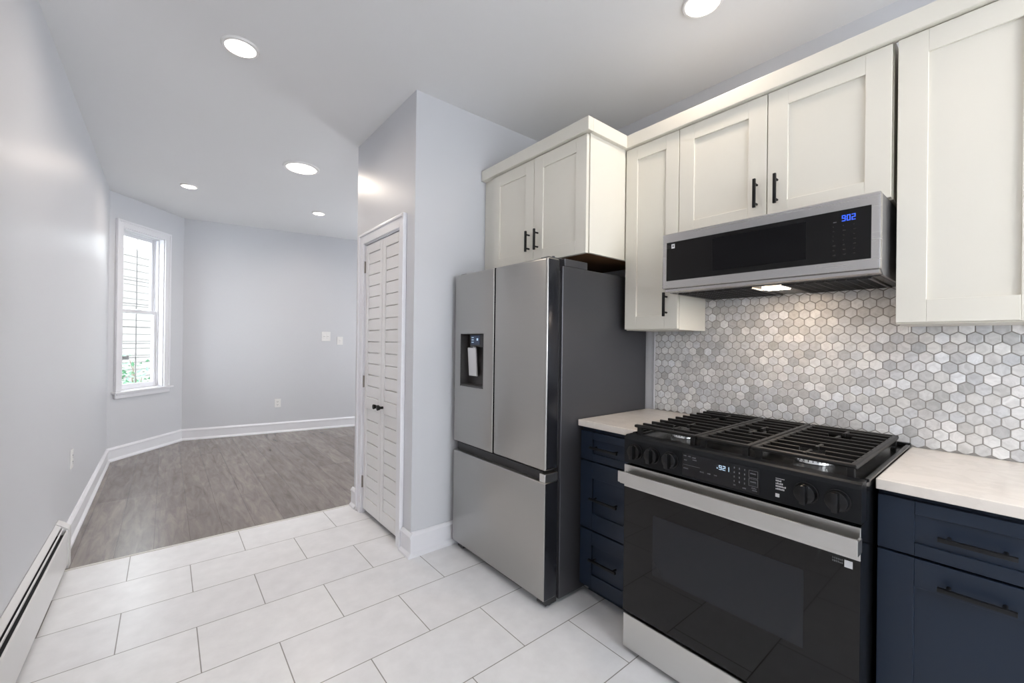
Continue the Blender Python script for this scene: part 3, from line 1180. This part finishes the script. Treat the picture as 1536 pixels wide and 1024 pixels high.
# hinges, feet
for y0 in (FY0 + .004, FY1 - .094):
    m = MB(); m.box(1.523, 1.695, y0, y0 + .09, 1.666, 1.704, 0.003)
    m.box(1.43, 1.523, y0 + .02, y0 + .075, 1.699, 1.706, 0.002)
    m.cyl((1.478, y0 + .035, 1.690), (0, 0, 1), 0.007, 0.024, seg=12)
    m.build('hinge_cover', FRSIDE, F)
for y0 in (FY0 + .03, FY1 - .07):
    m = MB(); m.box(1.425, 1.50, y0 - .02, y0 + .045, 0.012, 0.044, 0.003)
    m.cyl((1.465, y0 + .01, 0.0), (0, 0, 1), 0.018, 0.014, seg=16)
    m.build('foot', DARKP, F)
    m = MB(); m.cyl((2.15, y0 + .01, 0.0), (0, 0, 1), 0.02, 0.024, seg=16)
    m.build('foot', DARKP, F)


# ------------------------------------------------------------------ segment digits and print
SEG = {'0': 'abcdef', '1': 'bc', '2': 'abged', '9': 'abcdfg', '5': 'afgcd', '4': 'fgbc'}


def digit(mb, ch, X, yl, z0, w, h, t):
    """digit drawn on a face looking towards -X; yl is the left edge as seen (largest y)"""
    y0, y1 = yl - w, yl
    zm_ = z0 + h / 2
    g = {'a': (y0, y1, z0 + h - t, z0 + h), 'd': (y0, y1, z0, z0 + t), 'g': (y0, y1, zm_ - t / 2, zm_ + t / 2),
         'b': (y0, y0 + t, zm_, z0 + h), 'c': (y0, y0 + t, z0, zm_), 'f': (y1 - t, y1, zm_, z0 + h), 'e': (y1 - t, y1, z0, zm_)}
    for s in SEG[ch]:
        a, b, c, d = g[s]
        mb.box(X - .0006, X + .0004, a, b, c, d)


def word(mb, X, yl, z, n, h, rg, cw=None):
    """a short row of small printed strokes, too small to read in the photograph"""
    cw = cw or h * 0.75
    for k in range(n):
        y = yl - k * cw
        mb.box(X - .0004, X + .0002, y - cw * .72, y, z, z + h * rg.choice((.7, 1.0, 1.0)))
        if rg.random() < .5:
            mb.box(X - .0004, X + .0002, y - cw * .25, y, z, z + h)


# ------------------------------------------------------------------ microwave
MW = thing('microwave', 'low-profile stainless over-the-range microwave with black glass front', 'microwave', (2.02, 0.689, 1.526))
MY0, MY1 = 0.297, 1.081
m = MB(); m.prism([(1.838, 1.545), (1.838, 1.800), (2.2505, 1.800), (2.2505, 1.528), (1.87, 1.528)], MY0 + .004, MY1 - .004)
m.build('microwave_body', steel('microwave_side_steel', col=(.32, .32, .34), rough=.35), MW)
m = MB(); m.box(1.800, 1.828, MY0, MY1, 1.543, 1.797, 0.004, 2)
md = m.build('microwave_door', SSM, MW)
m = MB(); m.box(1.828, 1.839, MY0 + .012, MY1 - .012, 1.552, 1.790)
m.build('door_gap', paint('blue_black_gap', rgb(16, 22, 40), rough=.5), MW)
gX = 1.7985
m = MB(); m.box(gX, 1.802, 0.321, 1.059, 1.578, 1.756, 0.0012)
gl = m.build('door_glass', BLACKGL, md)
m = MB(); m.box(gX - .0006, gX + .0004, 0.505, 0.845, 1.600, 1.738)
m.build('door_window', MWWIN, md)
m = MB()
yy = 0.400
for ch in '902':
    digit(m, ch, gX - .0004, yy, 1.716, 0.0105, 0.021, 0.0028)
    yy -= 0.0135
for z in (1.7215, 1.7295):
    m.box(gX - .001, gX, 0.3872, 0.3888, z, z + .0022)
m.build('clock_digits', BLUE, md)
m = MB(); m.box(gX - .0006, gX + .0002, 0.415, 0.424, 1.7155, 1.718)
m.build('printed_dash', INKG, md)
rg = random.Random(5)
m = MB()
for r in range(7):
    z = 1.700 - r * 0.0165
    for c in range(3):
        word(m, gX - .0002, 0.425 - c * 0.0285, z, rg.choice((2, 3, 1)), 0.0035, rg)
m.build('keypad_lettering', INKD, md)
m = MB(); m.box(gX - .0008, gX + .0002, 1.018, 1.034, 1.726, 1.746)
m.build('sticker', INKW, md)
m = MB(); m.box(gX - .0012, gX - .0006, 1.023, 1.028, 1.733, 1.740)
m.build('sticker_mark', DARKP, md)
m = MB()
for k in range(3):
    word(m, gX - .0002, 1.054, 1.728 + k * .006, 4, 0.003, rg, .0045)
m.build('sticker_lettering', INKD, md)
m = MB()
m.box(1.815, 1.868, MY0 + .006, MY1 - .006, 1.530, 1.543, 0.002)
m.build('front_chin', SSM, MW)
for ya, yb in ((0.345, 0.600), (0.730, 1.035)):
    m = MB()
    n = 15
    for k in range(n):
        x = 1.90 + k * 0.0235
        m.box(x, x + .004, ya, yb, 1.5225, 1.528)
    for k in range(9):
        y = ya + (yb - ya) * k / 8
        m.box(1.895, 2.24, y - .002, y + .002, 1.5235, 1.528)
    m.box(1.885, 2.245, ya - .01, ya, 1.522, 1.528)
    m.box(1.885, 2.245, yb, yb + .01, 1.522, 1.528)
    m.build('vent_filter', DARKP, MW)
m = MB(); m.box(1.872, 2.249, MY0 + .012, MY1 - .012, 1.5265, 1.5285)
m.build('underside_panel', BLACKEN, MW)
m = MB(); m.box(1.955, 2.025, 0.622, 0.708, 1.5235, 1.5268, 0.001)
lp = m.build('hood_lamp', HOODM, MW); lp['label'] = 'lit warm lamp under the microwave'

# ------------------------------------------------------------------ range
R = thing('range', 'slide-in gas range with black oven glass and five knobs', 'range', (1.87, 0.668, 0))
RY0, RY1 = 0.280, 1.058
RXF = 1.490
m = MB(); m.box(1.530, 2.240, RY0 + .002, RY1 - .002, 0.030, 0.880, 0.002)
m.build('range_body', BLACKEN, R)
for x in (1.56, 2.20):
    for y in (RY0 + .04, RY1 - .04):
        m = MB(); m.cyl((x, y, 0), (0, 0, 1), 0.018, 0.032, seg=16)
        m.build('leg', DARKP, R)
m = MB(); m.box(RXF, 1.529, RY0 + .001, RY1 - .001, 0.024, 0.163, 0.004)
m.build('drawer', SSH, R)
# control panel
m = MB()
m.prism([(RXF, 0.792), (RXF - .002, 0.888), (RXF + .003, 0.900), (RXF + .012, 0.905), (1.545, 0.905), (1.545, 0.792)], RY0, RY1)
cp = m.build('control_panel', PANELBK, R)
# cooktop tray
m = MB()
m.box(1.546, 2.250, RY0 - .006, RY0 + .006, 0.899, 0.908, 0.002)
m.box(1.546, 2.250, RY1 - .008, RY1 + .0005, 0.899, 0.908, 0.002)
m.box(2.232, 2.250, RY0 - .006, RY1 + .0005, 0.899, 0.912, 0.002)
m.box(1.546, 2.25, RY0 + .0, RY1 - .0, 0.880, 0.8965)
m.build('cooktop', BLACKEN, R)
# knobs
for ky in (1.002, 0.925, 0.848, 0.410, 0.333):
    m = MB()
    m.cyl((RXF + .0005, ky, 0.845), (-1, 0, 0), 0.0325, 0.006, seg=32, bev=0.001)
    m.cyl((RXF - .005, ky, 0.845), (-1, 0, 0), 0.0295, 0.020, seg=32, r2=0.0275, bev=0.002)
    m.box(RXF - .042, RXF - .022, ky - .008, ky + .008, 0.817, 0.873, 0.003)
    k = m.build('knob', BLACKEN, R, smooth=True)
    m = MB(); m.box(RXF - .0012, RXF + .0002, ky - .002, ky + .002, 0.884, 0.888)
    m.build('knob_mark', INKG, k)
# display glass and print on the control panel
cX = RXF - .0010
m = MB(); m.box(cX - .0012, RXF + .001, 0.538, 0.802, 0.800, 0.882)
dg = m.build('display_glass', PANELGL, cp)
cX = cX - .0014
m = MB()
yy = 0.668
m.box(cX - .0006, cX + .0004, 0.672, 0.6755, 0.854, 0.858)
for ch in '921':
    digit(m, ch, cX, yy, 0.852, 0.0095, 0.0155, 0.0022)
    yy -= 0.0125
m.build('clock_digits', WHITED, dg)
m = MB()
for c in range(3):
    for r in range(4):
        m.box(cX - .0004, cX + .0004, 0.6155 - c * .0165, 0.6180 - c * .0165, 0.868 - r * .0150, 0.8735 - r * .0150)
for y, z, n in ((0.797, .872, 3), (0.780, .872, 3), (0.765, .870, 4), (0.795, .856, 3), (0.762, .862, 4), (0.797, .826, 5), (0.735, .826, 4), (0.708, .826, 3), (0.685, .826, 3), (0.562, .815, 4), (0.560, .808, 4), (0.619, .811, 2), (0.590, .808, 3)):
    word(m, cX, y, z, n, 0.004, rg, .0038)
m.box(cX - .0004, cX + .0004, 0.735, 0.798, 0.8405, 0.8415)
for z0, z1 in ((0.850, 0.874), (0.823, 0.847)):
    for a, b, c, d in ((.543, .571, z1 - .001, z1), (.543, .571, z0, z0 + .001), (.543, .544, z0, z1), (.570, .571, z0, z1)):
        m.box(cX - .0004, cX + .0004, a, b, c, d)
    word(m, cX, .566, (z0 + z1) / 2, 5, 0.004, rg, .0036)
m.build('panel_lettering', INKG, dg)
m = MB()
for k, n in enumerate((6, 4, 5, 7, 6)):
    word(m, RXF - .0012, 0.492, 0.8665 - k * .0085, n, 0.0052, rg, .0042)
m.box(RXF - .0016, RXF - .0002, 0.4815, 0.4925, 0.8090, 0.8200)
m.build('list_lettering', INKW, cp)
# oven door
m = MB(); m.box(RXF + .002, 1.529, RY0 + .001, RY1 - .001, 0.174, 0.783, 0.003)
od = m.build('oven_door', BLACKEN, R)
m = MB(); m.box(RXF - .001, RXF + .003, RY0 + .001, RY1 - .001, 0.176, 0.690, 0.001)
og = m.build('oven_glass', BLACKGL, od)
m = MB(); m.box(RXF - .0016, RXF - .0004, 0.414, 0.922, 0.375, 0.610)
m.build('oven_window', OVENWIN, od)
m = MB(); m.box(RXF - .002, RXF + .004, RY0 + .001, RY1 - .001, 0.690, 0.782, 0.0015)
m.build('door_top_strip', SSH, od)
m = MB()
hxf = 1.442
m.box(hxf, hxf + .008, RY0 - .002, RY1 - .002, 0.718, 0.763, 0.0015)
m.box(hxf + .004, RXF, RY0 + .004, RY1 - .010, 0.714, 0.7215, 0.0015)
m.box(hxf + .004, RXF, RY0 - .002, RY0 + .006, 0.716, 0.755, 0.0015)
m.box(hxf + .004, RXF, RY1 - .012, RY1 - .006, 0.716, 0.755, 0.0015)
hd = m.build('door_handle', SSH, od)
m = MB(); m.box(RXF - .0020, RXF - .0008, 0.298, 0.3165, 0.662, 0.682)
m.build('sticker', INKW, od)
m = MB()
for k in range(2):
    word(m, RXF - .0014, 0.345, 0.668 + k * .008, 6, 0.005, rg, .0044)
m.build('sticker_lettering', INKG, od)
# burners
for bx, by, rr in ((1.690, 0.905, .050), (2.035, 0.905, .040), (1.690, 0.445, .056), (2.035, 0.445, .042), (1.870, 0.682, .046)):
    m = MB(); m.cyl((bx, by, 0.8970), (0, 0, 1), rr, 0.0165, seg=36, r2=rr * .94, bev=0.0015)
    for k in range(26):
        a = 2 * math.pi * k / 28
        m.obox((bx + math.cos(a) * rr * .97, by + math.sin(a) * rr * .97, 0.9085), (.006, .0028, .009), Matrix.Rotation(a, 3, 'Z'))
    bo = m.build('burner', ALU, R)
    m = MB(); m.cyl((bx, by, 0.9136), (0, 0, 1), rr * .86, 0.007, seg=36, r2=rr * .80, bev=0.0015)
    m.build('burner_cap', CAPBK, bo)
# grates


def grate(y0, y1, cx_list, cy, left_open=False):
    mb = MB()
    zt, zb = 0.943, 0.928
    x0, x1 = 1.538, 2.195
    mb.box(x0, x0 + .022, y0, y1, zt - .012, zt, 0.004)
    mb.box(x1 - .020, x1, y0, y1, zt - .014, zt, 0.004)
    mb.box(x0 + .01, x1 - .01, y0 if not left_open else y0, y0 + .018, zt - .016, zt - .001, 0.004)
    if left_open:
        mb.box(x0 + .01, x1 - .01, y1 - .030, y1 - .014, zt - .022, zt - .010, 0.003)
    else:
        mb.box(x0 + .01, x1 - .01, y1 - .018, y1, zt - .016, zt - .001, 0.004)
    nb = 9
    for k in range(nb):
        x = x0 + .066 + k * (x1 - x0 - .120) / (nb - 1)
        near = min(abs(x - c) for c in cx_list) if cx_list else 1
        if near < 0.030:
            mb.box(x - .0055, x + .0055, y0 + .01, cy - .036, zb, zt, 0.0025)
            mb.box(x - .0055, x + .0055, cy + .036, y1 - .002, zb, zt, 0.0025)
        else:
            mb.box(x - .0055, x + .0055, y0 + .01, y1 - .002, zb, zt, 0.0025)
    for c in cx_list:
        mb.box(c - .095, c - .030, cy - .005, cy + .005, zb, zt - .001, 0.002)
        mb.box(c + .030, c + .095, cy - .005, cy + .005, zb, zt - .001, 0.002)
    for x in (x0 + .012, x1 - .012):
        for y in (y0 + .014, y1 - .022):
            mb.box(x - .009, x + .009, y - .009, y + .009, 0.9018, zt - .010, 0.002)
    return mb.build('grate', IRON, R)


grate(0.302, 0.586, (1.690, 2.035), 0.445)
grate(0.590, 0.774, (1.870,), 0.682)
grate(0.778, 1.046, (1.690, 2.035), 0.905, True)
